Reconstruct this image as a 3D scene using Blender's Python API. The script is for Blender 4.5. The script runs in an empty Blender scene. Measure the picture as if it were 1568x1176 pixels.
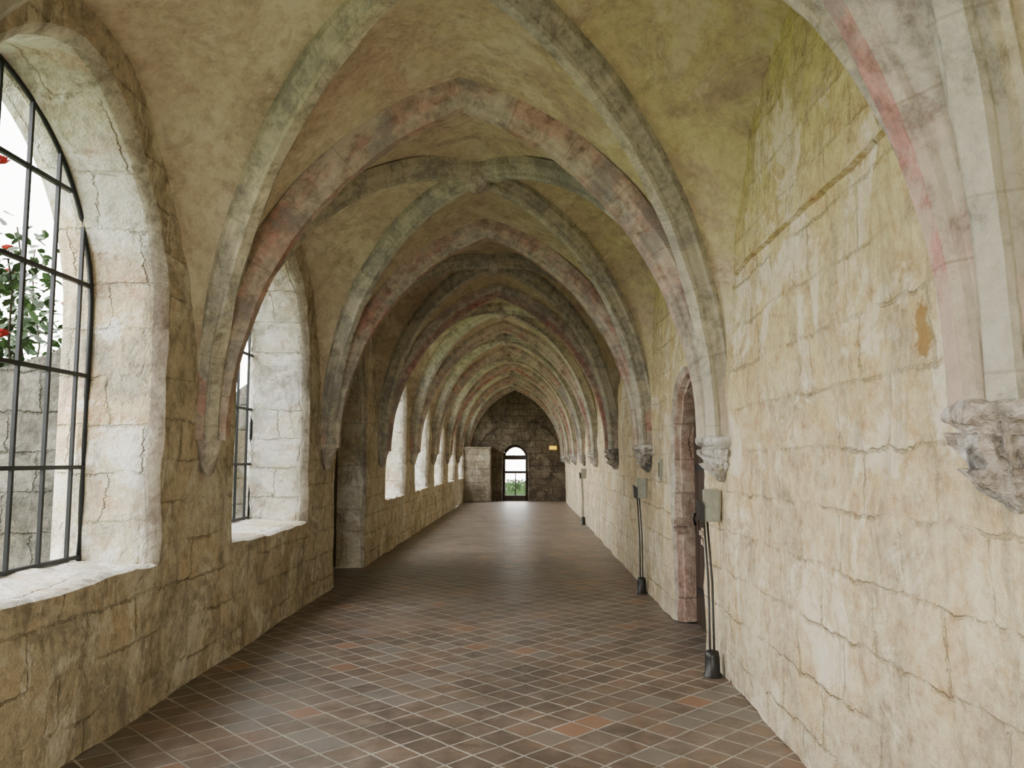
import bpy, bmesh, math, random
from mathutils import Vector, noise, Matrix
random.seed(7)
scene = bpy.context.scene
XL, XR, ZMAX = -2.52, 1.50, 4.95
XC = (XL + XR) / 2; A = (XR - XL) / 2
Y0, BAY, NB = -4.95, 3.70, 10
Y1 = Y0 + BAY * NB
ZS, H, HW = 1.80, 2.85, 2.42

# ------------------------------------------------------------ node helpers
def newmat(name):
    m = bpy.data.materials.new(name); m.use_nodes = True
    nt = m.node_tree
    return m, nt, nt.nodes['Principled BSDF']
def N(nt, t, **kw):
    n = nt.nodes.new(t)
    for k, v in kw.items():
        setattr(n, k, v)
    return n
def setin(nt, node, key, val):
    if isinstance(val, bpy.types.NodeSocket):
        nt.links.new(val, node.inputs[key])
    else:
        node.inputs[key].default_value = val
def mix(nt, fac, a, b, blend='MIX'):
    n = N(nt, 'ShaderNodeMix', data_type='RGBA', blend_type=blend)
    for k, v in ((0, fac), (6, a), (7, b)):
        if isinstance(v, tuple) and len(v) == 3: v = (*v, 1)
        setin(nt, n, k, v)
    return n.outputs[2]
def math_(nt, op, a, b=0.0, clamp=False):
    n = N(nt, 'ShaderNodeMath', operation=op, use_clamp=clamp)
    setin(nt, n, 0, a); setin(nt, n, 1, b)
    return n.outputs[0]
def nz(nt, vec, scale, detail=5, rough=.55, dist=0.0):
    n = N(nt, 'ShaderNodeTexNoise')
    nt.links.new(vec, n.inputs['Vector'])
    n.inputs['Scale'].default_value = scale; n.inputs['Detail'].default_value = detail
    n.inputs['Roughness'].default_value = rough; n.inputs['Distortion'].default_value = dist
    return n
def ramp(nt, fac, stops):
    n = N(nt, 'ShaderNodeValToRGB')
    nt.links.new(fac, n.inputs[0])
    cr = n.color_ramp
    while len(cr.elements) < len(stops): cr.elements.new(.5)
    for e, (p, c) in zip(cr.elements, stops):
        e.position = p
        e.color = (*c, 1) if isinstance(c, tuple) else (c, c, c, 1)
    return n.outputs[0]
def offset(nt, vec, o, s=(1, 1, 1)):
    n = N(nt, 'ShaderNodeVectorMath', operation='MULTIPLY_ADD')
    nt.links.new(vec, n.inputs[0]); n.inputs[1].default_value = s; n.inputs[2].default_value = o
    return n.outputs[0]

def plaster(name, cols, dark, light, brick=None, grads=(), rough=.92, bump=.45, fleck=.6, tint=None, spots=(), grime=.5):
    m, nt, bs = newmat(name)
    co = N(nt, 'ShaderNodeTexCoord').outputs['Object']
    sp = N(nt, 'ShaderNodeSeparateXYZ'); nt.links.new(co, sp.inputs[0])
    big = nz(nt, co, .6, 4, .65, .5)
    base = ramp(nt, big.outputs['Fac'], [(.34, cols[0]), (.5, cols[1]), (.64, cols[2])])
    bigc = math_(nt, 'SUBTRACT', big.outputs['Fac'], .5)
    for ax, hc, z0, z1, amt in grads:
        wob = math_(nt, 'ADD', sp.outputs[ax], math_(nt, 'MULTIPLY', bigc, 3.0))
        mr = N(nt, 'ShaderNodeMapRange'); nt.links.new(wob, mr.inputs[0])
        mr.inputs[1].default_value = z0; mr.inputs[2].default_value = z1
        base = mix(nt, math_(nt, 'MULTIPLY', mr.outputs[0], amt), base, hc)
    n2 = nz(nt, offset(nt, co, (5, 3, 9)), 1.5, 6, .76, .6)
    sc = N(nt, 'ShaderNodeSeparateColor'); nt.links.new(n2.outputs['Color'], sc.inputs[0])
    base = mix(nt, math_(nt, 'MULTIPLY', ramp(nt, sc.outputs[0], [(.48, 0.0), (.60, 1.0)]), .75), base, dark)
    if tint: base = mix(nt, math_(nt, 'MULTIPLY', ramp(nt, sc.outputs[1], [(.52, 0.0), (.62, 1.0)]), .55), base, tint)
    base = mix(nt, math_(nt, 'MULTIPLY', ramp(nt, sc.outputs[2], [(.52, 0.0), (.57, 1.0)]), .7), base, light)
    n4 = nz(nt, co, 11, 5, .8).outputs['Fac']
    base = mix(nt, fleck, base, ramp(nt, n4, [(.32, .14), (.5, .5), (.68, .76)]), 'OVERLAY')
    st = nz(nt, offset(nt, co, (3, 7, 2), (3.2, 3.2, .9)), 1.6, 4, .72, .7).outputs['Fac']
    base = mix(nt, math_(nt, 'MULTIPLY', ramp(nt, st, [(.53, 0.0), (.66, 1.0)]), grime), base, tuple(c * .55 for c in dark))
    hgt = math_(nt, 'ADD', math_(nt, 'MULTIPLY', n4, .7), math_(nt, 'MULTIPLY', sc.outputs[2], 1.0))
    for p, r, c in spots:
        vd = N(nt, 'ShaderNodeVectorMath', operation='DISTANCE')
        nt.links.new(offset(nt, co, (0, 0, 0), (1, 1, .5)), vd.inputs[0]); vd.inputs[1].default_value = (p[0], p[1], p[2] * .5)
        dd = math_(nt, 'ADD', vd.outputs['Value'], math_(nt, 'MULTIPLY', math_(nt, 'SUBTRACT', n4, .5), .16))
        base = mix(nt, ramp(nt, math_(nt, 'DIVIDE', dd, r), [(.7, .75), (1.0, 0.0)]), base, c)
    if brick:
        axes, bw, bh, strength, mort = brick
        cb = N(nt, 'ShaderNodeCombineXYZ')
        nt.links.new(sp.outputs[axes[0]], cb.inputs[0]); nt.links.new(sp.outputs[axes[1]], cb.inputs[1])
        vm = N(nt, 'ShaderNodeVectorMath', operation='MULTIPLY_ADD')
        nt.links.new(n2.outputs['Color'], vm.inputs[0]); vm.inputs[1].default_value = (.26, .18, 0)
        nt.links.new(cb.outputs[0], vm.inputs[2])
        bt = N(nt, 'ShaderNodeTexBrick'); nt.links.new(vm.outputs[0], bt.inputs['Vector'])
        bt.inputs['Scale'].default_value = 1; bt.inputs['Brick Width'].default_value = bw
        bt.inputs['Row Height'].default_value = bh; bt.inputs['Mortar Size'].default_value = .013
        bt.inputs['Mortar Smooth'].default_value = .95
        bt.inputs['Color1'].default_value = (.38, .37, .37, 1); bt.inputs['Color2'].default_value = (.61, .59, .56, 1)
        bt.inputs['Mortar'].default_value = (.5, .5, .5, 1)
        msk = math_(nt, 'MULTIPLY', ramp(nt, sc.outputs[1], [(.42, .08), (.58, 1.0)]), strength)
        base = mix(nt, math_(nt, 'MULTIPLY', msk, .6), base, bt.outputs['Color'], 'OVERLAY')
        mf = math_(nt, 'MULTIPLY', bt.outputs['Fac'], msk)
        base = mix(nt, math_(nt, 'MULTIPLY', mf, .65), base, mort)
        hgt = math_(nt, 'SUBTRACT', hgt, math_(nt, 'MULTIPLY', mf, .8))
    nt.links.new(base, bs.inputs['Base Color'])
    bs.inputs['Roughness'].default_value = rough
    bs.inputs['Specular IOR Level'].default_value = .2
    bp = N(nt, 'ShaderNodeBump'); bp.inputs['Strength'].default_value = bump; bp.inputs['Distance'].default_value = .04
    nt.links.new(hgt, bp.inputs['Height']); nt.links.new(bp.outputs[0], bs.inputs['Normal'])
    return m

M_wr = plaster('limewashed_ashlar_cream', [(.58, .46, .27), (.69, .57, .36), (.72, .64, .45)], (.47, .40, .27), (.82, .75, .59),
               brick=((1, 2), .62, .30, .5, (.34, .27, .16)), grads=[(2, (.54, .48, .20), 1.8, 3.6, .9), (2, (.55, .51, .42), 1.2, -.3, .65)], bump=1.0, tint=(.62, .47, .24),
               spots=[((XR, 3.03, 2.13), .055, (.34, .19, .05))], grime=.45, fleck=.65)
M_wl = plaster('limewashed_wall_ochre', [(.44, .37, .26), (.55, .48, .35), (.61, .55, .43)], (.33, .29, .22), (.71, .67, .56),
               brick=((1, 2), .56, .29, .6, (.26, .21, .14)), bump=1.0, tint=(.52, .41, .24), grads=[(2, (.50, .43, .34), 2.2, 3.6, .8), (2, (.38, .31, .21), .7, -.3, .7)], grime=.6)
M_rev = plaster('window_reveal_stone', [(.64, .53, .34), (.70, .66, .54), (.68, .68, .65)], (.38, .36, .31), (.88, .87, .83),
                brick=((0, 2), .5, .33, .6, (.38, .33, .25)), bump=1.0, tint=(.58, .42, .32), grime=.6)
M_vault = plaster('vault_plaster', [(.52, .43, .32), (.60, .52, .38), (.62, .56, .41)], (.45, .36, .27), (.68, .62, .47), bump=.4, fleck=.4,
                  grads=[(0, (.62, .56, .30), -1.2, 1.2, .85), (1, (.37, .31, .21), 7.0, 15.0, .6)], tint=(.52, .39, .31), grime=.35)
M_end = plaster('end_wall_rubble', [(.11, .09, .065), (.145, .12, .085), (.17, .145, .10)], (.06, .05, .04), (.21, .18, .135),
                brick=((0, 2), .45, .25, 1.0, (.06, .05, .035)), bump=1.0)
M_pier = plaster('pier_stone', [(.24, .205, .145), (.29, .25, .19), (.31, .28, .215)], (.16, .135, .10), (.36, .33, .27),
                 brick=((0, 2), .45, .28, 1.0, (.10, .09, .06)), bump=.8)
M_gray = plaster('chamfer_grey_stone', [(.38, .31, .26), (.45, .40, .33), (.46, .44, .38)], (.27, .23, .19), (.58, .54, .45), bump=.6)
M_ext = plaster('exterior_ashlar', [(.10, .095, .08), (.14, .13, .11), (.13, .11, .075)], (.06, .06, .05), (.20, .195, .17),
                brick=((0, 2), .5, .3, 1.0, (.05, .05, .04)), bump=.9)
M_corb = plaster('carved_corbel_stone', [(.34, .31, .27), (.44, .41, .36), (.44, .37, .31)], (.11, .11, .115), (.68, .67, .64), bump=1.0, fleck=.9, grime=.9)
M_pink = plaster('pink_sandstone', [(.34, .21, .17), (.42, .30, .24), (.43, .36, .29)], (.24, .16, .13), (.52, .45, .36),
                 brick=((0, 2), .6, .35, 1.0, (.2, .14, .10)), bump=.7)

def ribmat(name, ca, cb_, cc, joint):
    m, nt, bs = newmat(name)
    tc = N(nt, 'ShaderNodeTexCoord'); co = tc.outputs['Object']
    sp = N(nt, 'ShaderNodeSeparateXYZ'); nt.links.new(tc.outputs['UV'], sp.inputs[0])
    s = math_(nt, 'DIVIDE', sp.outputs[0], .55)
    wn = N(nt, 'ShaderNodeTexWhiteNoise', noise_dimensions='1D'); nt.links.new(math_(nt, 'FLOOR', s), wn.inputs['W'])
    wv = N(nt, 'ShaderNodeTexWhiteNoise', noise_dimensions='1D'); nt.links.new(math_(nt, 'FLOOR', math_(nt, 'DIVIDE', sp.outputs[1], .09)), wv.inputs['W'])
    j = math_(nt, 'LESS_THAN', math_(nt, 'FRACT', s), .02)
    n1 = nz(nt, co, 1.5, 6, .74, .5)
    t = math_(nt, 'ADD', math_(nt, 'MULTIPLY', wn.outputs['Value'], .07), math_(nt, 'MULTIPLY', wv.outputs['Value'], .21))
    t = math_(nt, 'ADD', t, math_(nt, 'MULTIPLY', n1.outputs['Fac'], .74))
    c = ramp(nt, t, [(.38, ca), (.5, cb_), (.62, cc)])
    n2 = nz(nt, co, 9, 5, .78, .3).outputs['Fac']
    c = mix(nt, .85, c, ramp(nt, n2, [(.32, .2), (.5, .5), (.68, .76)]), 'OVERLAY')
    sc = N(nt, 'ShaderNodeSeparateColor'); nt.links.new(n1.outputs['Color'], sc.inputs[0])
    c = mix(nt, math_(nt, 'MULTIPLY', ramp(nt, sc.outputs[1], [(.51, 0.0), (.58, 1.0)]), .55), c, (.58, .54, .43))
    c = mix(nt, math_(nt, 'MULTIPLY', ramp(nt, sc.outputs[2], [(.52, 0.0), (.59, 1.0)]), .6), c, (.24, .235, .225))
    c = mix(nt, math_(nt, 'MULTIPLY', j, .35), c, joint)
    nt.links.new(c, bs.inputs['Base Color']); bs.inputs['Roughness'].default_value = .9
    bs.inputs['Specular IOR Level'].default_value = .2
    bp = N(nt, 'ShaderNodeBump'); bp.inputs['Strength'].default_value = .8; bp.inputs['Distance'].default_value = .025
    nt.links.new(n2, bp.inputs['Height'])
    nt.links.new(bp.outputs[0], bs.inputs['Normal'])
    return m
M_rt = ribmat('rib_red_sandstone', (.42, .225, .19), (.44, .32, .26), (.46, .42, .35), (.2, .14, .1))
M_rd = ribmat('rib_grey_sandstone', (.37, .36, .32), (.43, .41, .33), (.48, .44, .33), (.2, .18, .13))

def flatmat(name, col, rough=.5, metal=0, var=.15, scale=20, emit=0):
    m, nt, bs = newmat(name)
    co = N(nt, 'ShaderNodeTexCoord').outputs['Object']
    n = nz(nt, co, scale, 3).outputs['Fac']
    c = ramp(nt, n, [(.3, tuple(x * (1 - var) for x in col)), (.7, tuple(min(1, x * (1 + var)) for x in col))])
    nt.links.new(c, bs.inputs['Base Color'])
    bs.inputs['Roughness'].default_value = rough; bs.inputs['Metallic'].default_value = metal
    if emit:
        nt.links.new(c, bs.inputs['Emission Color']); bs.inputs['Emission Strength'].default_value = emit
    return m
M_iron = flatmat('wrought_iron', (.02, .022, .025), .5, .6)
M_black = flatmat('black_plastic', (.012, .012, .012), .4)
M_box = flatmat('grey_green_enamel', (.30, .31, .25), .45)
M_leaf = flatmat('rose_leaves', (.022, .055, .010), .6, var=.6, scale=6)
M_rose = flatmat('rose_petals', (.40, .014, .018), .6, var=.25, scale=9)
M_stem = flatmat('rose_stem', (.03, .022, .01), .8)
M_grass = flatmat('garden_grass', (.12, .16, .06), .9, var=.5, scale=3)
M_sign = flatmat('exit_sign_face', (.9, .55, .03), .5, emit=1.6)
def woodmat():
    m, nt, bs = newmat('dark_oak')
    co = N(nt, 'ShaderNodeTexCoord').outputs['Object']
    n = nz(nt, offset(nt, co, (0, 0, 0), (12, 12, .8)), 2, 5, .6, .6).outputs['Fac']
    nt.links.new(ramp(nt, n, [(.3, (.02, .012, .008)), (.7, (.06, .038, .024))]), bs.inputs['Base Color'])
    bs.inputs['Roughness'].default_value = .6
    return m
M_wood = woodmat()
def floormat():
    m, nt, bs = newmat('terracotta_tile_floor')
    T = .205
    co = N(nt, 'ShaderNodeTexCoord').outputs['Object']
    mp = N(nt, 'ShaderNodeMapping'); nt.links.new(co, mp.inputs[0]); mp.inputs['Rotation'].default_value = (0, 0, math.radians(45))
    nd = nz(nt, co, 2, 3)
    vm = N(nt, 'ShaderNodeVectorMath', operation='MULTIPLY_ADD')
    nt.links.new(nd.outputs['Color'], vm.inputs[0]); vm.inputs[1].default_value = (.03, .03, 0); nt.links.new(mp.outputs[0], vm.inputs[2])
    bt = N(nt, 'ShaderNodeTexBrick', offset=0.0); nt.links.new(vm.outputs[0], bt.inputs['Vector'])
    bt.inputs['Scale'].default_value = 1; bt.inputs['Brick Width'].default_value = T; bt.inputs['Row Height'].default_value = T
    bt.inputs['Mortar Size'].default_value = .008; bt.inputs['Mortar Smooth'].default_value = .3
    bt.inputs['Color1'].default_value = (.125, .098, .080, 1); bt.inputs['Color2'].default_value = (.205, .148, .110, 1)
    bt.inputs['Mortar'].default_value = (.45, .42, .37, 1)
    big = nz(nt, co, .9, 6, .72, .5)
    sc = N(nt, 'ShaderNodeSeparateColor'); nt.links.new(big.outputs['Color'], sc.inputs[0])
    c = mix(nt, .7, bt.outputs['Color'], ramp(nt, sc.outputs[0], [(.36, (.30, .30, .30)), (.64, (.66, .65, .64))]), 'OVERLAY')
    c = mix(nt, math_(nt, 'MULTIPLY', ramp(nt, sc.outputs[1], [(.47, 0.0), (.60, 1.0)]), .5), c, (.22, .19, .165))
    c = mix(nt, math_(nt, 'MULTIPLY', ramp(nt, sc.outputs[2], [(.54, 0.0), (.62, 1.0)]), .3), c, (.27, .15, .095))
    n2 = nz(nt, co, 8, 5, .78).outputs['Fac']
    c = mix(nt, .8, c, ramp(nt, n2, [(.3, .22), (.7, .74)]), 'OVERLAY')
    wn = N(nt, 'ShaderNodeTexWhiteNoise', noise_dimensions='3D')
    fl = N(nt, 'ShaderNodeVectorMath', operation='FLOOR'); nt.links.new(offset(nt, vm.outputs[0], (0, 0, 0), (1 / T, 1 / T, 0)), fl.inputs[0])
    nt.links.new(fl.outputs[0], wn.inputs['Vector'])
    notm = math_(nt, 'SUBTRACT', 1.0, bt.outputs['Fac'])
    tilefac = math_(nt, 'MULTIPLY', math_(nt, 'GREATER_THAN', wn.outputs['Value'], .96), notm)
    c = mix(nt, math_(nt, 'MULTIPLY', tilefac, .5), c, (.36, .18, .105))
    tile2 = math_(nt, 'MULTIPLY', math_(nt, 'LESS_THAN', wn.outputs['Value'], .10), notm)
    c = mix(nt, math_(nt, 'MULTIPLY', tile2, .5), c, (.21, .20, .19))
    nt.links.new(c, bs.inputs['Base Color'])
    nt.links.new(ramp(nt, n2, [(.3, .36), (.7, .58)]), bs.inputs['Roughness'])
    bs.inputs['Specular IOR Level'].default_value = .5
    bp = N(nt, 'ShaderNodeBump'); bp.inputs['Strength'].default_value = .5; bp.inputs['Distance'].default_value = .012
    nt.links.new(math_(nt, 'SUBTRACT', math_(nt, 'MULTIPLY', n2, .7), bt.outputs['Fac']), bp.inputs['Height'])
    nt.links.new(bp.outputs[0], bs.inputs['Normal'])
    return m
M_floor = floormat()

# ------------------------------------------------------------ mesh helpers
def link(ob):
    scene.collection.objects.link(ob); return ob
def bm_obj(bm, name, mats, smooth=False, parent=None):
    me = bpy.data.meshes.new(name); bm.to_mesh(me); bm.free()
    for m in mats: me.materials.append(m)
    if smooth:
        for p in me.polygons: p.use_smooth = True
    ob = link(bpy.data.objects.new(name, me))
    if parent: ob.parent = parent
    return ob
def empty(name):
    return link(bpy.data.objects.new(name, None))
def box(bm, x0, x1, y0, y1, z0, z1, mi=0, bev=0):
    r = bmesh.ops.create_cube(bm, size=1)
    vs = r['verts']
    for v in vs:
        v.co = Vector(((x0 + x1) / 2 + v.co.x * (x1 - x0), (y0 + y1) / 2 + v.co.y * (y1 - y0), (z0 + z1) / 2 + v.co.z * (z1 - z0)))
    fs = set(f for v in vs for f in v.link_faces)
    for f in fs: f.material_index = mi
    if bev:
        bmesh.ops.bevel(bm, geom=list(set(e for v in vs for e in v.link_edges)), offset=bev, segments=2, affect='EDGES')
def tube(bm, pts, r, seg=8, mi=0, radii=None):
    rings = []
    for i, p in enumerate(pts):
        p = Vector(p)
        t = (Vector(pts[min(i + 1, len(pts) - 1)]) - Vector(pts[max(i - 1, 0)])).normalized()
        up = Vector((0, 0, 1)) if abs(t.z) < .9 else Vector((1, 0, 0))
        s = t.cross(up).normalized(); u = s.cross(t)
        rr = radii[i] if radii else r
        rings.append([bm.verts.new(p + (s * math.cos(a) + u * math.sin(a)) * rr) for a in [2 * math.pi * k / seg for k in range(seg)]])
    for a, b in zip(rings, rings[1:]):
        for k in range(seg):
            f = bm.faces.new((a[k], a[(k + 1) % seg], b[(k + 1) % seg], b[k])); f.material_index = mi; f.smooth = True
    for rg in (rings[0], rings[-1]):
        f = bm.faces.new(rg); f.material_index = mi
def lin(a, b, step):
    n = max(1, int(math.ceil((b - a) / step - 1e-6)))
    return [a + (b - a) * i / n for i in range(n + 1)]
def ndisp(p, a1=.028, a2=.020):
    return noise.noise_vector(p * 1.1) * a1 + noise.noise_vector(p * 4.3 + Vector((9, 2, 5))) * a2

def arc(o, w2, nA=12):
    rise = o['apex'] - o['spring']; w = o['w']
    R0 = (rise * rise + w * w) / (2 * w); c = R0 - w; R2 = R0 - (w - w2)
    pm = math.acos(min(1, c / R2))
    left = [(o['uc'] + c - R2 * math.cos(pm * i / nA), o['spring'] + R2 * math.sin(pm * i / nA)) for i in range(nA + 1)]
    return left + [(2 * o['uc'] - u, z) for u, z in reversed(left[:-1])]

def build_wall(name, mapf, panels, thick, mats, outer=True):
    bm = bmesh.new(); cache = {}
    def V(u, z, d, dsp=True):
        k = (round(u, 4), round(z, 4), round(d, 4))
        if k not in cache:
            p = Vector(mapf(u, z, d))
            if dsp and d < thick - .01: p = p + ndisp(p)
            cache[k] = bm.verts.new(p)
        return cache[k]
    def Q(a, b, c, d, mi=0):
        vs = [V(*x) for x in (a, b, c, d)]
        if len(set(vs)) == 4:
            try:
                f = bm.faces.new(vs); f.material_index = mi; f.smooth = True
            except ValueError: pass
    def grid(us, zs, d, mi=0):
        for i in range(len(us) - 1):
            for j in range(len(zs) - 1):
                Q((us[i], zs[j], d), (us[i + 1], zs[j], d), (us[i + 1], zs[j + 1], d), (us[i], zs[j + 1], d), mi)
    n3 = 18
    def face(u0, u1, o, w, sill, d, mi):
        if o is None:
            grid(lin(u0, u1, .1), lin(0, ZMAX, .1), d, mi); return
        sp = o['spring']
        L1 = lin(0, sill, .1) if sill > 0 else [0]
        L2 = lin(sill, sp, .1)
        L3 = [sp + (ZMAX - sp) * i / n3 for i in range(n3 + 1)]
        L = L1 + L2[1:] + L3[1:]
        grid(lin(u0, o['uc'] - w, .1), L, d, mi); grid(lin(o['uc'] + w, u1, .1), L, d, mi)
        ap = arc(o, w)
        if sill > 0: grid([a[0] for a in ap], L1, d, mi)
        for (ua, za), (ub, zb) in zip(ap, ap[1:]):
            for j in range(n3):
                f0, f1 = j / n3, (j + 1) / n3
                Q((ua, za + (ZMAX - za) * f0, d), (ub, zb + (ZMAX - zb) * f0, d), (ub, zb + (ZMAX - zb) * f1, d), (ua, za + (ZMAX - za) * f1, d), mi)
    for u0, u1, o in panels:
        if o is None:
            face(u0, u1, None, 0, 0, 0, 0)
            if outer: face(u0, u1, None, 0, 0, thick, 3)
            continue
        secs = o['secs']
        face(u0, u1, o, secs[0][1], secs[0][2], 0, 0)
        if outer: face(u0, u1, o, secs[-1][1], secs[-1][2], thick, 3)
        def outline(s):
            d, w, sill = s[:3]
            k = len(lin(secs[0][2], o['spring'], .1)) - 1
            L2 = [sill + (o['spring'] - sill) * i / k for i in range(k + 1)]
            l = [(o['uc'] - w, z, d) for z in L2[:-1]]
            return l + [(u, z, d) for u, z in arc(o, w)] + [(o['uc'] + w, z, d) for z in reversed(L2[:-1])]
        for s0, s1 in zip(secs, secs[1:]):
            a, b = outline(s0), outline(s1)
            mi = s1[3] if len(s1) > 3 else 1
            for i in range(len(a) - 1): Q(a[i], a[i + 1], b[i + 1], b[i], mi)
            if secs[0][2] > 0:
                ua = [p[0] for p in arc(o, s0[1])]; ub = [p[0] for p in arc(o, s1[1])]
                for i in range(len(ua) - 1):
                    Q((ua[i], s0[2], s0[0]), (ua[i + 1], s0[2], s0[0]), (ub[i + 1], s1[2], s1[0]), (ub[i], s1[2], s1[0]), 1)
    bmesh.ops.recalc_face_normals(bm, faces=bm.faces[:])
    ob = bm_obj(bm, name, mats)
    for p in ob.data.polygons: p.use_smooth = True
    ob.data.set_sharp_from_angle(angle=math.radians(35))
    return ob

TH = .70
def gd(yc): return .50 if yc < 5 else .65
def window_open(yc):
    G = gd(yc)
    s = [(0, 1.18, .93), (.035, 1.145, .95, 2), (.08, 1.12, .955, 2), (.18, 1.105, .96), (.28, 1.10, .96), (.38, 1.095, .97), (.48, 1.09, .98)]
    if G < .6: s += [(.54, 1.06, .985), (.62, 1.07, .96), (TH, 1.09, .93)]
    else: s += [(.58, 1.085, .98), (.65, 1.06, .98), (TH, 1.07, .95)]
    return dict(uc=yc, w=1.18, spring=2.62, apex=4.05, secs=s)
leftp = []; win_y = []
for i in range(NB):
    a = Y0 + BAY * i; b = a + BAY; c = (a + b) / 2
    if abs(c - 11.7) < .1:
        leftp.append((a, b, dict(uc=11.42, w=.98, spring=2.5, apex=3.75,
            secs=[(0, .98, 0), (.05, .95, 0, 2), (.16, .94, 0), (.28, .93, 0), (.40, .92, 0), (.6, .92, 0), (TH, .93, 0)])))
    else:
        leftp.append((a, b, window_open(c))); win_y.append(c)
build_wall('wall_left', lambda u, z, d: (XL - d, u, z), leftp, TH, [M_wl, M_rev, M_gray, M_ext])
rightp = []
DY = 7.65
for i in range(NB):
    a = Y0 + BAY * i; b = a + BAY
    if a < 7.8 < b:
        rightp.append((a, b, dict(uc=DY, w=.74, spring=1.72, apex=2.55,
            secs=[(0, .74, 0), (.03, .71, 0, 2), (.035, .67, 0, 1), (.08, .65, 0, 1), (.09, .62, 0, 1), (.2, .61, 0, 1), (.4, .61, 0, 1), (.8, .61, 0, 1)])))
    else: rightp.append((a, b, None))
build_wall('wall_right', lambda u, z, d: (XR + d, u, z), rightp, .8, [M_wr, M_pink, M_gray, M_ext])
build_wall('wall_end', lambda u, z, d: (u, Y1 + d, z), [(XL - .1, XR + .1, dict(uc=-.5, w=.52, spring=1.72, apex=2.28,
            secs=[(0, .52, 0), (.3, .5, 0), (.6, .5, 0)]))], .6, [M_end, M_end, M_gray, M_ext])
build_wall('wall_back_fill_arch', lambda u, z, d: (u, Y0 - d, z), [(XL - .1, XR + .1, dict(uc=XC, w=1.5, spring=2.2, apex=3.9,  # unseen wall behind camera; arched opening added to let in frontal fill light
            secs=[(0, 1.5, 0), (.3, 1.45, 0), (.6, 1.45, 0)]))], .6, [M_wl, M_rev, M_gray, M_ext])

# floor
bm = bmesh.new()
xs = lin(XL - .65, XR + .6, .4); ys = lin(Y0 - .6, Y1 + .6, .4)
vv = {}
for x in xs:
    for y in ys: vv[x, y] = bm.verts.new((x, y, noise.noise(Vector((x * .7, y * .7, 0))) * .012))
for i in range(len(xs) - 1):
    for j in range(len(ys) - 1):
        bm.faces.new((vv[xs[i], ys[j]], vv[xs[i + 1], ys[j]], vv[xs[i + 1], ys[j + 1]], vv[xs[i], ys[j + 1]]))
bm_obj(bm, 'floor', [M_floor], True)

# ------------------------------------------------------------ vault
b_ = BAY / 2
RT = (H * H + A * A) / (2 * A); LD = math.hypot(A, b_); RD = (H * H + LD * LD) / (2 * LD)
dT = lambda f: RT - math.sqrt(max(0, RT * RT - (f * H) ** 2))
qD = lambda f: (RD - math.sqrt(max(0, RD * RD - (f * H) ** 2))) / LD
def dW(f):
    t = min(1, f * H / .7); t = t * t * (3 - 2 * t)
    return .2 * t + (b_ - .2) * (1 - math.sqrt(max(0, 1 - f * f)))
NL, MS = 26, 8
bm = bmesh.new()
def loft(ca, cb_, bulge):
    rows = []
    for i in range(NL + 1):
        f = math.sin(i / NL * math.pi / 2); r = []
        for j in range(MS + 1):
            s = j / MS
            p = ca(f).lerp(cb_(f), s); p.z += bulge * math.sin(math.pi * s) * f
            p += noise.noise_vector(p * 1.2) * .020
            r.append(bm.verts.new(p))
        rows.append(r)
    for i in range(NL):
        for j in range(MS):
            fc = bm.faces.new((rows[i][j], rows[i][j + 1], rows[i + 1][j + 1], rows[i + 1][j])); fc.smooth = True
for i in range(NB):
    yc = Y0 + BAY * (i + .5)
    for sx in (-1, 1):
        for sy in (-1, 1):
            X = XC + sx * A; Y = yc + sy * b_
            T = lambda f: Vector((X - sx * dT(f), Y, ZS + H * f))
            D = lambda f: Vector((X - sx * A * qD(f), Y - sy * b_ * qD(f), ZS + H * f))
            W = lambda f: Vector((X + sx * .05, Y - sy * dW(f), ZS + HW * f))
            loft(T, D, .06); loft(D, W, .10)
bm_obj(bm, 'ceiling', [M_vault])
bm = bmesh.new(); box(bm, XL - TH - .3, XR + .95, Y0 - .7, Y1 + .7, ZMAX - .02, ZMAX + .15)  # unseen slab added over the vault to block sky light leaking in
bm_obj(bm, 'light_block_slab', [M_ext])

PROF = [(-.13, -.04), (-.13, .045), (-.105, .06), (-.085, .10), (-.06, .125), (-.06, .155), (-.045, .185), (.045, .185), (.06, .155), (.06, .125), (.085, .10), (.105, .06), (.13, .045), (.13, -.04)]
def rib(name, pts, side, mat, parent, sc=1.0):
    bm = bmesh.new(); uvl = bm.loops.layers.uv.new('UVMap')
    n = len(pts); rings = []; L = [0]
    for i in range(1, n): L.append(L[-1] + (pts[i] - pts[i - 1]).length)
    u0 = random.randint(0, 90) * .55 + .2; v0 = random.randint(0, 50) * .09
    for i, p in enumerate(pts):
        t1 = (pts[i] - pts[i - 1]).normalized() if i else (pts[1] - pts[0]).normalized()
        t2 = (pts[i + 1] - pts[i]).normalized() if i < n - 1 else t1
        t = (t1 + t2).normalized(); k = 1 / max(.5, t.dot(t1))
        nn = side.cross(t).normalized()
        rings.append([bm.verts.new(p + side * (b * sc) + nn * (d * sc * k) + noise.noise_vector(p * 3 + side * b * 9) * .011) for b, d in PROF])
    for i in range(n - 1):
        for j in range(len(PROF) - 1):
            f = bm.faces.new((rings[i][j], rings[i][j + 1], rings[i + 1][j + 1], rings[i + 1][j]))
            for lp, (u, v) in zip(f.loops, ((L[i], j), (L[i], j + 1), (L[i + 1], j + 1), (L[i + 1], j))):
                lp[uvl].uv = (u + u0, v0 + .002 + v * .03)
    bm.faces.new(rings[0]); bm.faces.new(list(reversed(rings[-1])))
    bmesh.ops.recalc_face_normals(bm, faces=bm.faces[:])
    return bm_obj(bm, name, [mat], False, parent)
ribs = empty('vault_ribs')
fs = [math.sin(i / 30 * math.pi / 2) for i in range(31)]
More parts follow.
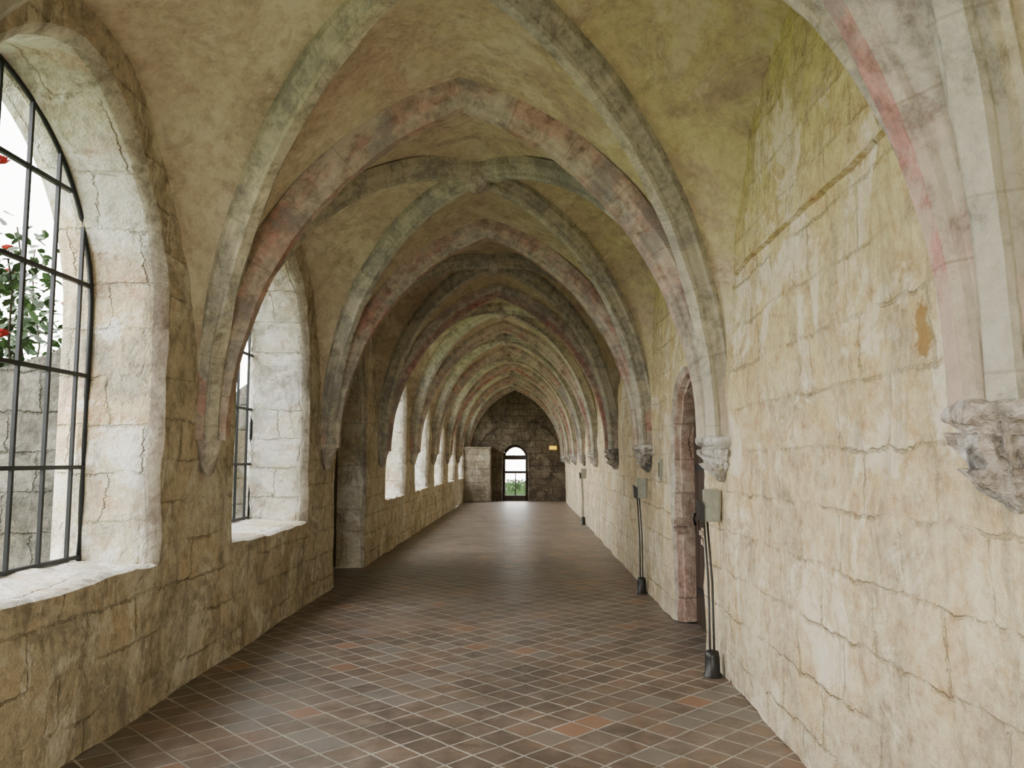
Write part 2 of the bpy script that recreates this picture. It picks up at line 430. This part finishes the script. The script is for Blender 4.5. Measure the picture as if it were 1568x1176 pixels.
for i in range(NB + 1):
    Y = Y0 + BAY * i
    pl = [Vector((XL + dT(f), Y, ZS + H * f)) for f in fs]; pr = [Vector((XR - dT(f), Y, ZS + H * f)) for f in fs]
    rib('transverse_rib', pl + pr[::-1][1:], Vector((0, 1, 0)) , M_rt, ribs, 1.05)
    if i < NB:
        yc = Y + b_
        for sx in (-1, 1):
            pa = [Vector((XC + sx * A * (1 - qD(f)), yc - b_ * (1 - qD(f)), ZS + H * f)) for f in fs]
            pb = [Vector((XC - sx * A * (1 - qD(f)), yc + b_ * (1 - qD(f)), ZS + H * f)) for f in fs]
            hd = (pb[0] - pa[0]); hd.z = 0; hd.normalize()
            side = Vector((0, 0, 1)).cross(hd)
            if side.cross(hd).z > 0: side = -side
            rib('diagonal_rib', pa + pb[::-1][1:], side, M_rd, ribs, .88)
        bm = bmesh.new()
        R = []
        for zz, rr in ((.02, .12), (-.05, .13), (-.09, .125), (-.12, .10), (-.14, .06), (-.15, .02)):
            ring = []
            for k in range(32):
                a = 2 * math.pi * k / 32
                r2 = rr * (1 + .14 * math.cos(6 * a) * (1 if zz < -.03 else 0))
                ring.append(bm.verts.new((XC + r2 * math.cos(a), yc + r2 * math.sin(a), ZS + H - .10 + zz + .012 * math.cos(6 * a + 1.5))))
            R.append(ring)
        for a, b in zip(R, R[1:]):
            for k in range(32): bm.faces.new((a[k], a[(k + 1) % 32], b[(k + 1) % 32], b[k]))
        bm.faces.new(R[-1])
        bmesh.ops.recalc_face_normals(bm, faces=bm.faces[:])
        bm_obj(bm, 'keystone_boss', [M_gray], True, ribs)

# ------------------------------------------------------------ corbels
def corbel(x, y, sc, big):
    bm = bmesh.new()
    key = [(0.03, .10), (0.03, .20), (.015, .225), (-.02, .232), (-.04, .215), (-.055, .185), (-.075, .165), (-.09, .18), (-.12, .185), (-.16, .165), (-.20, .15), (-.23, .14), (-.26, .115), (-.29, .08), (-.32, .05), (-.34, .012)] if big else \
          [(0.05, .06), (0.03, .13), (-.02, .145), (-.05, .125), (-.12, .105), (-.2, .08), (-.28, .055), (-.34, .015)]
    prof = []
    for (z0, r0), (z1, r1) in zip(key, key[1:]):
        for q in range(3): prof.append((z0 + (z1 - z0) * q / 3, r0 + (r1 - r0) * q / 3))
    prof.append(key[-1])
    R = []; S = 72
    for zz, rr in prof:
        ring = []
        for k in range(S):
            a = 2 * math.pi * k / S
            oc = 1 / math.cos((a + math.pi / 8) % (math.pi / 4) - math.pi / 8)
            r2 = rr * (.95 * oc if zz > -.06 else 1)
            if big and -.32 < zz < -.08:
                row = 0 if zz > -.2 else 1
                zz2 = (zz + .2) / .12 if row == 0 else (zz + .32) / .12
                leafv = abs(math.cos(3.5 * a + row * math.pi / 2 + y))
                r2 *= .72 + .42 * leafv ** .6 * (.4 + .85 * max(0, min(1, zz2)) ** 1.5)
                r2 *= 1 + .06 * math.cos(28 * a)
            p = Vector((x + r2 * math.cos(a) * sc * .92, y + r2 * math.sin(a) * sc, ZS + zz * sc))
            p += noise.noise_vector(p * 11) * (.014 if big else .006) + noise.noise_vector(p * 30) * (.009 if big else .002)
            ring.append(bm.verts.new(p))
        R.append(ring)
    for a, b in zip(R, R[1:]):
        for k in range(S): bm.faces.new((a[k], a[(k + 1) % S], b[(k + 1) % S], b[k]))
    bm.faces.new(R[0]); bm.faces.new(R[-1])
    bmesh.ops.recalc_face_normals(bm, faces=bm.faces[:])
    ob = bm_obj(bm, 'stone_corbel', [M_corb if big else M_gray], True)
    ob.data.set_sharp_from_angle(angle=math.radians(50))
for i in range(NB + 1):
    Y = Y0 + BAY * i
    corbel(XR - .02, Y, .92, True); corbel(XL + .05, Y, .85, False)

# string course on right wall
bm = bmesh.new(); a = Y0 + BAY * 2
rings = []
for y in lin(a + .45, a + BAY - .45, .1):
    o = noise.noise(Vector((0, y * 2, 3))) * .015
    rings.append([bm.verts.new((XR + dx + ndisp(Vector((XR, y, 3.0))).x, y, 3.0 + dz + o)) for dx, dz in ((.03, .03), (-.022, .016), (-.034, -.010), (.03, -.024))])
for r0, r1 in zip(rings, rings[1:]):
    for k in range(3): bm.faces.new((r0[k], r0[k + 1], r1[k + 1], r1[k]))
bm.faces.new(rings[0]); bm.faces.new(rings[-1])
bm_obj(bm, 'trim_1', [M_wr])

# ------------------------------------------------------------ iron window grids
for wi, yc in enumerate(win_y):
    bm = bmesh.new(); o = window_open(yc); x = XL - gd(yc); g = .011
    ap = arc(o, 1.08, 16)
    def ztop(y):
        for (ua, za), (ub, zb) in zip(ap, ap[1:]):
            if ua <= y <= ub: return za + (zb - za) * (y - ua) / max(1e-6, ub - ua)
        return o['spring']
    for k in range(-3, 4):
        y = yc + k * .305 + .02
        box(bm, x - g, x + g, y - g, y + g, .97, ztop(y))
    for z in (1.0, 1.60, 2.22, 2.84, 3.42):
        hw = 1.08 if z < 2.62 else max(abs(u - yc) for u, zz in ap if zz >= z - .02)
        box(bm, x - g * 1.3, x + g * 1.3, yc - hw, yc + hw, z - g * 1.2, z + g * 1.2)
    tube(bm, [(x, yc - 1.08, .97)] + [(x, u, z) for u, z in ap] + [(x, yc + 1.08, .97)], .018, 6)
    bm_obj(bm, 'window_%d' % (wi + 1), [M_iron])

# ------------------------------------------------------------ doors
def leaf_door(name, pos, w, spring, apex, axis):
    o = dict(uc=0, w=w, spring=spring, apex=apex)
    bm = bmesh.new(); ap = arc(o, w, 16)
    def zt(u):
        for (ua, za), (ub, zb) in zip(ap, ap[1:]):
            if ua <= u <= ub: return za + (zb - za) * (u - ua) / max(1e-6, ub - ua)
        return spring
    n = 7; pw = 2 * w / n
    def P(u, d, z): return Vector((pos[0] + d, pos[1] + u, z)) if axis == 'y' else Vector((pos[0] + u, pos[1] + d, z))
    for k in range(n):
        u0 = -w + k * pw + .004; u1 = u0 + pw - .008
        q = [(u0, .01), (u1, .01), (u1, zt(u1)), ((u0 + u1) / 2, zt((u0 + u1) / 2)), (u0, zt(u0))]
        fr = [bm.verts.new(P(u, -.025, z)) for u, z in q]; bk = [bm.verts.new(P(u, .025, z)) for u, z in q]
        bm.faces.new(fr); bm.faces.new(bk[::-1])
        for j in range(5): bm.faces.new((fr[j], fr[(j + 1) % 5], bk[(j + 1) % 5], bk[j]))
    for z in (.35, spring - .15):
        a, b = P(-w + .03, -.035, z - .03), P(w - .1, .035, z + .03)
        box(bm, min(a.x, b.x), max(a.x, b.x), min(a.y, b.y), max(a.y, b.y), a.z, b.z, 1)
    tube(bm, [P(w - .2, -.06, 1.0), P(w - .2, -.08, 1.06), P(w - .2, -.06, 1.12)], .012, 6, 1)
    bmesh.ops.recalc_face_normals(bm, faces=bm.faces[:])
    bm_obj(bm, name, [M_wood, M_iron])
leaf_door('door_1', (XR + .23, DY), .62, 1.72, 2.42, 'y')
leaf_door('door_2', (XL - .45, 11.42), .94, 2.5, 3.70, 'y')
bm = bmesh.new()
for yy in (DY - .64, DY + .64):
    box(bm, XR - .01, XR + .21, yy - .07, yy + .07, .98, 1.06, 0, .02)
    box(bm, XR + .0, XR + .21, yy - .05, yy + .05, .90, .99, 0, .02)
bm_obj(bm, 'trim_3', [M_pink])
bm = bmesh.new(); y = Y1 + .3
o = dict(uc=-.5, w=.5, spring=1.72, apex=2.24)
ap = arc(o, .46, 12)
tube(bm, [(-.96, y, .0)] + [(u, y, z) for u, z in ap] + [(-.04, y, 0)], .065, 6)
for z, h in ((.08, .14), (1.15, .05), (1.74, .09)): box(bm, -.97, -.03, y - .03, y + .03, z - h, z + h)
box(bm, -.52, -.48, y - .02, y + .02, .1, 1.15)
bm_obj(bm, 'door_3', [M_wood])

# end wall details
bm = bmesh.new(); box(bm, XL - .05, -1.45, Y1 - .55, Y1 + .05, 0, 2.1, 0, .03)
box(bm, XL - .05, -1.42, Y1 - .58, Y1 + .05, 2.08, 2.16, 0, .02)
bm_obj(bm, 'stone_pier', [M_pier])
bm = bmesh.new(); box(bm, .86, 1.16, Y1 - .12, Y1 - .03, 2.05, 2.20, 1, .01); box(bm, .88, 1.14, Y1 - .13, Y1 - .115, 2.07, 2.18, 0)
bm_obj(bm, 'exit_sign', [M_sign, M_black])
bm = bmesh.new(); rings = []
for k in range(25):
    a = math.pi * (.16 + .68 * k / 24); rr = 1.75
    cx, cz = -.45, 1.35
    q = []
    for dr, dy in ((0, .06), (0, -.05), (.16, -.05), (.16, .06)):
        q.append(bm.verts.new((cx + (rr + dr) * math.cos(a), Y1 + dy, cz + (rr + dr) * math.sin(a))))
    rings.append(q)
for r0, r1 in zip(rings, rings[1:]):
    for k in range(4): bm.faces.new((r0[k], r0[(k + 1) % 4], r1[(k + 1) % 4], r1[k]))
bm.faces.new(rings[0]); bm.faces.new(rings[-1])
bmesh.ops.recalc_face_normals(bm, faces=bm.faces[:])
bm_obj(bm, 'trim_2', [M_end])

# ------------------------------------------------------------ spotlights on poles along right wall
def spot(y, x=XR - .09):
    e = empty('floor_standing_spotlight')
    bm = bmesh.new()
    tube(bm, [(x, y, .0), (x, y, .02), (x, y, .03), (x, y, .15), (x, y, .19), (x, y, .20)], .05, 20, 0, [.07, .07, .058, .055, .05, .02])
    bm_obj(bm, 'base', [M_black], False, e)
    bm = bmesh.new()
    tube(bm, [(x - .016, y, .18), (x - .016, y, .7), (x - .04, y, 1.18)], .0085, 8)
    tube(bm, [(x + .016, y, .18), (x + .014, y, .7), (x - .015, y, 1.18)], .0085, 8)
    bm_obj(bm, 'twin_pole', [M_black], False, e)
    bm = bmesh.new(); box(bm, x - .04, x + .08, y - .03, y + .04, 1.17, 1.42, 0, .008)
    bm_obj(bm, 'control_box', [M_box], False, e)
    bm = bmesh.new()
    vs = [(x - .041, 1.16), (x - .041, 1.30), (x - .09, 1.34), (x - .08, 1.18)]
    fr = [bm.verts.new((a, y - .035, z)) for a, z in vs]; bk = [bm.verts.new((a, y + .045, z)) for a, z in vs]
    bm.faces.new(fr); bm.faces.new(bk[::-1])
    for j in range(4): bm.faces.new((fr[j], fr[(j + 1) % 4], bk[(j + 1) % 4], bk[j]))
    bmesh.ops.recalc_face_normals(bm, faces=bm.faces[:])
    bm_obj(bm, 'lamp_head', [M_black], False, e)
for y in (6.3, 10.1, 20.6): spot(y)
bm = bmesh.new(); box(bm, XR - .03, XR + .03, 8.95, 9.07, 1.42, 1.66, 0, .006); box(bm, XR - .034, XR - .03, 8.97, 9.05, 1.46, 1.62, 1)
bm_obj(bm, 'wall_plaque', [M_box, M_pier])

# ------------------------------------------------------------ exterior
bm = bmesh.new(); bmesh.ops.create_grid(bm, x_segments=40, y_segments=40, size=40)
for v in bm.verts: v.co.y += 14; v.co.z = -.06 + noise.noise(v.co * .2) * .02
bm_obj(bm, 'garden_lawn', [M_grass], True)
XO = XL - TH
for i in range(NB + 1):
    Y = Y0 + BAY * i; bm = bmesh.new()
    prof = [(XO - .01, 0), (XO - 1.4, 0), (XO - 1.4, 2.15), (XO - .35, 2.45), (XO - .12, 2.62), (XO - .01, 3.1)]
    a = [bm.verts.new((x, Y - .3, z)) for x, z in prof]; b = [bm.verts.new((x, Y + .3, z)) for x, z in prof]
    bm.faces.new(a); bm.faces.new(b[::-1])
    for j in range(6): bm.faces.new((a[j], a[(j + 1) % 6], b[(j + 1) % 6], b[j]))
    bmesh.ops.recalc_face_normals(bm, faces=bm.faces[:])
    bmesh.ops.bevel(bm, geom=bm.edges[:], offset=.02, segments=2, affect='EDGES')
    bm_obj(bm, 'stone_buttress', [M_ext])
def leafq(bm, c, s, mi=0):
    q = Matrix.Rotation(random.uniform(0, 6.28), 3, 'Z') @ Matrix.Rotation(random.uniform(-1, 1), 3, 'X') @ Matrix.Rotation(random.uniform(-.8, .8), 3, 'Y')
    sh = [(0, 0, 0), (.32, .3, .06), (.28, .7, .05), (0, 1, -.05), (-.28, .7, .05), (-.32, .3, .06)]
    vs = [bm.verts.new(c + q @ Vector(v) * s) for v in sh]
    bm.faces.new((vs[0], vs[1], vs[2], vs[3])).material_index = mi; bm.faces.new((vs[0], vs[3], vs[4], vs[5])).material_index = mi
bm = bmesh.new(); box(bm, -3.4, 2.4, 38.2, 39.0, -.02, .55)
for _ in range(2200): leafq(bm, Vector((random.uniform(-3.5, 2.5), random.uniform(38.1, 39.1), random.uniform(.1, .68))), .14)
bm_obj(bm, 'garden_hedge', [M_leaf])
bm = bmesh.new(); tips = []
for s in range(10):
    p = Vector((-4.38 + random.uniform(-.3, .3), 6.95 + random.uniform(-.2, .3), -.05)); pts = [p.copy()]
    top = random.uniform(3.0, 3.75); dr = Vector((random.uniform(-.06, .05), random.uniform(-.08, .08), 0))
    while p.z < top:
        p = p + Vector((dr.x + random.uniform(-.04, .04), dr.y + random.uniform(-.04, .04), .2)); pts.append(p.copy())
    tube(bm, pts, .012, 5, 1, [.016 * (1 - .6 * i / len(pts)) for i in range(len(pts))])
    tips += pts[7:]
for t in tips:
    for _ in range(20 if t.z < 3.3 else 9):
        leafq(bm, t + Vector((random.gauss(0, .12), random.gauss(0, .12), random.gauss(0, .10))), random.uniform(.08, .13))
for t in random.sample(tips, 26):
    c = t + Vector((random.gauss(0, .12), random.gauss(-.15, .1), random.gauss(.05, .1)))
    for ringi, (n, tilt, sz) in enumerate(((6, .35, .08), (5, .8, .07), (4, 1.2, .05))):
        for k in range(n):
            q = Matrix.Rotation(2 * math.pi * k / n + ringi, 3, 'Z') @ Matrix.Rotation(tilt, 3, 'X')
            vs = [bm.verts.new(c + q @ Vector(v) * sz) for v in ((0, 0, 0), (.45, .5, .1), (.3, 1, .25), (-.3, 1, .25), (-.45, .5, .1))]
            bm.faces.new(vs).material_index = 2
bm_obj(bm, 'climbing_rose_bush', [M_leaf, M_stem, M_rose])

# ------------------------------------------------------------ light
w = bpy.data.worlds.new('overcast_sky'); scene.world = w; w.use_nodes = True
nt = w.node_tree; bg = nt.nodes['Background']
tc = N(nt, 'ShaderNodeTexCoord'); sp = N(nt, 'ShaderNodeSeparateXYZ'); nt.links.new(tc.outputs['Generated'], sp.inputs[0])
nt.links.new(ramp(nt, sp.outputs[2], [(0.0, (.98, .96, .90)), (.5, (1, .985, .94)), (1.0, (.96, .97, .97))]), bg.inputs['Color'])
bg.inputs['Strength'].default_value = 13.5
def portal(loc, rot, sx, sy):
    l = bpy.data.lights.new('sky_portal', 'AREA'); l.shape = 'RECTANGLE'; l.size = sx; l.size_y = sy
    l.cycles.is_portal = True
    ob = link(bpy.data.objects.new('sky_portal', l)); ob.location = loc; ob.rotation_euler = rot
for yc in win_y: portal((XL - .68, yc, 2.48), (0, -math.pi / 2, 0), 3.15, 2.25)
portal((XC, Y0 - .5, 1.95), (math.pi / 2, 0, 0), 3.0, 3.9)
portal((-.5, Y1 + .5, 1.15), (-math.pi / 2, 0, 0), 1.1, 2.4)

# ------------------------------------------------------------ camera
cam = bpy.data.cameras.new('camera'); cam.sensor_width = 36; cam.lens = 28.0; cam.clip_start = .05; cam.clip_end = 200
co = link(bpy.data.objects.new('camera', cam)); co.location = (0, 0, 1.65)
co.rotation_euler = (math.radians(90 + 5.43), 0, math.radians(1.13))
scene.camera = co
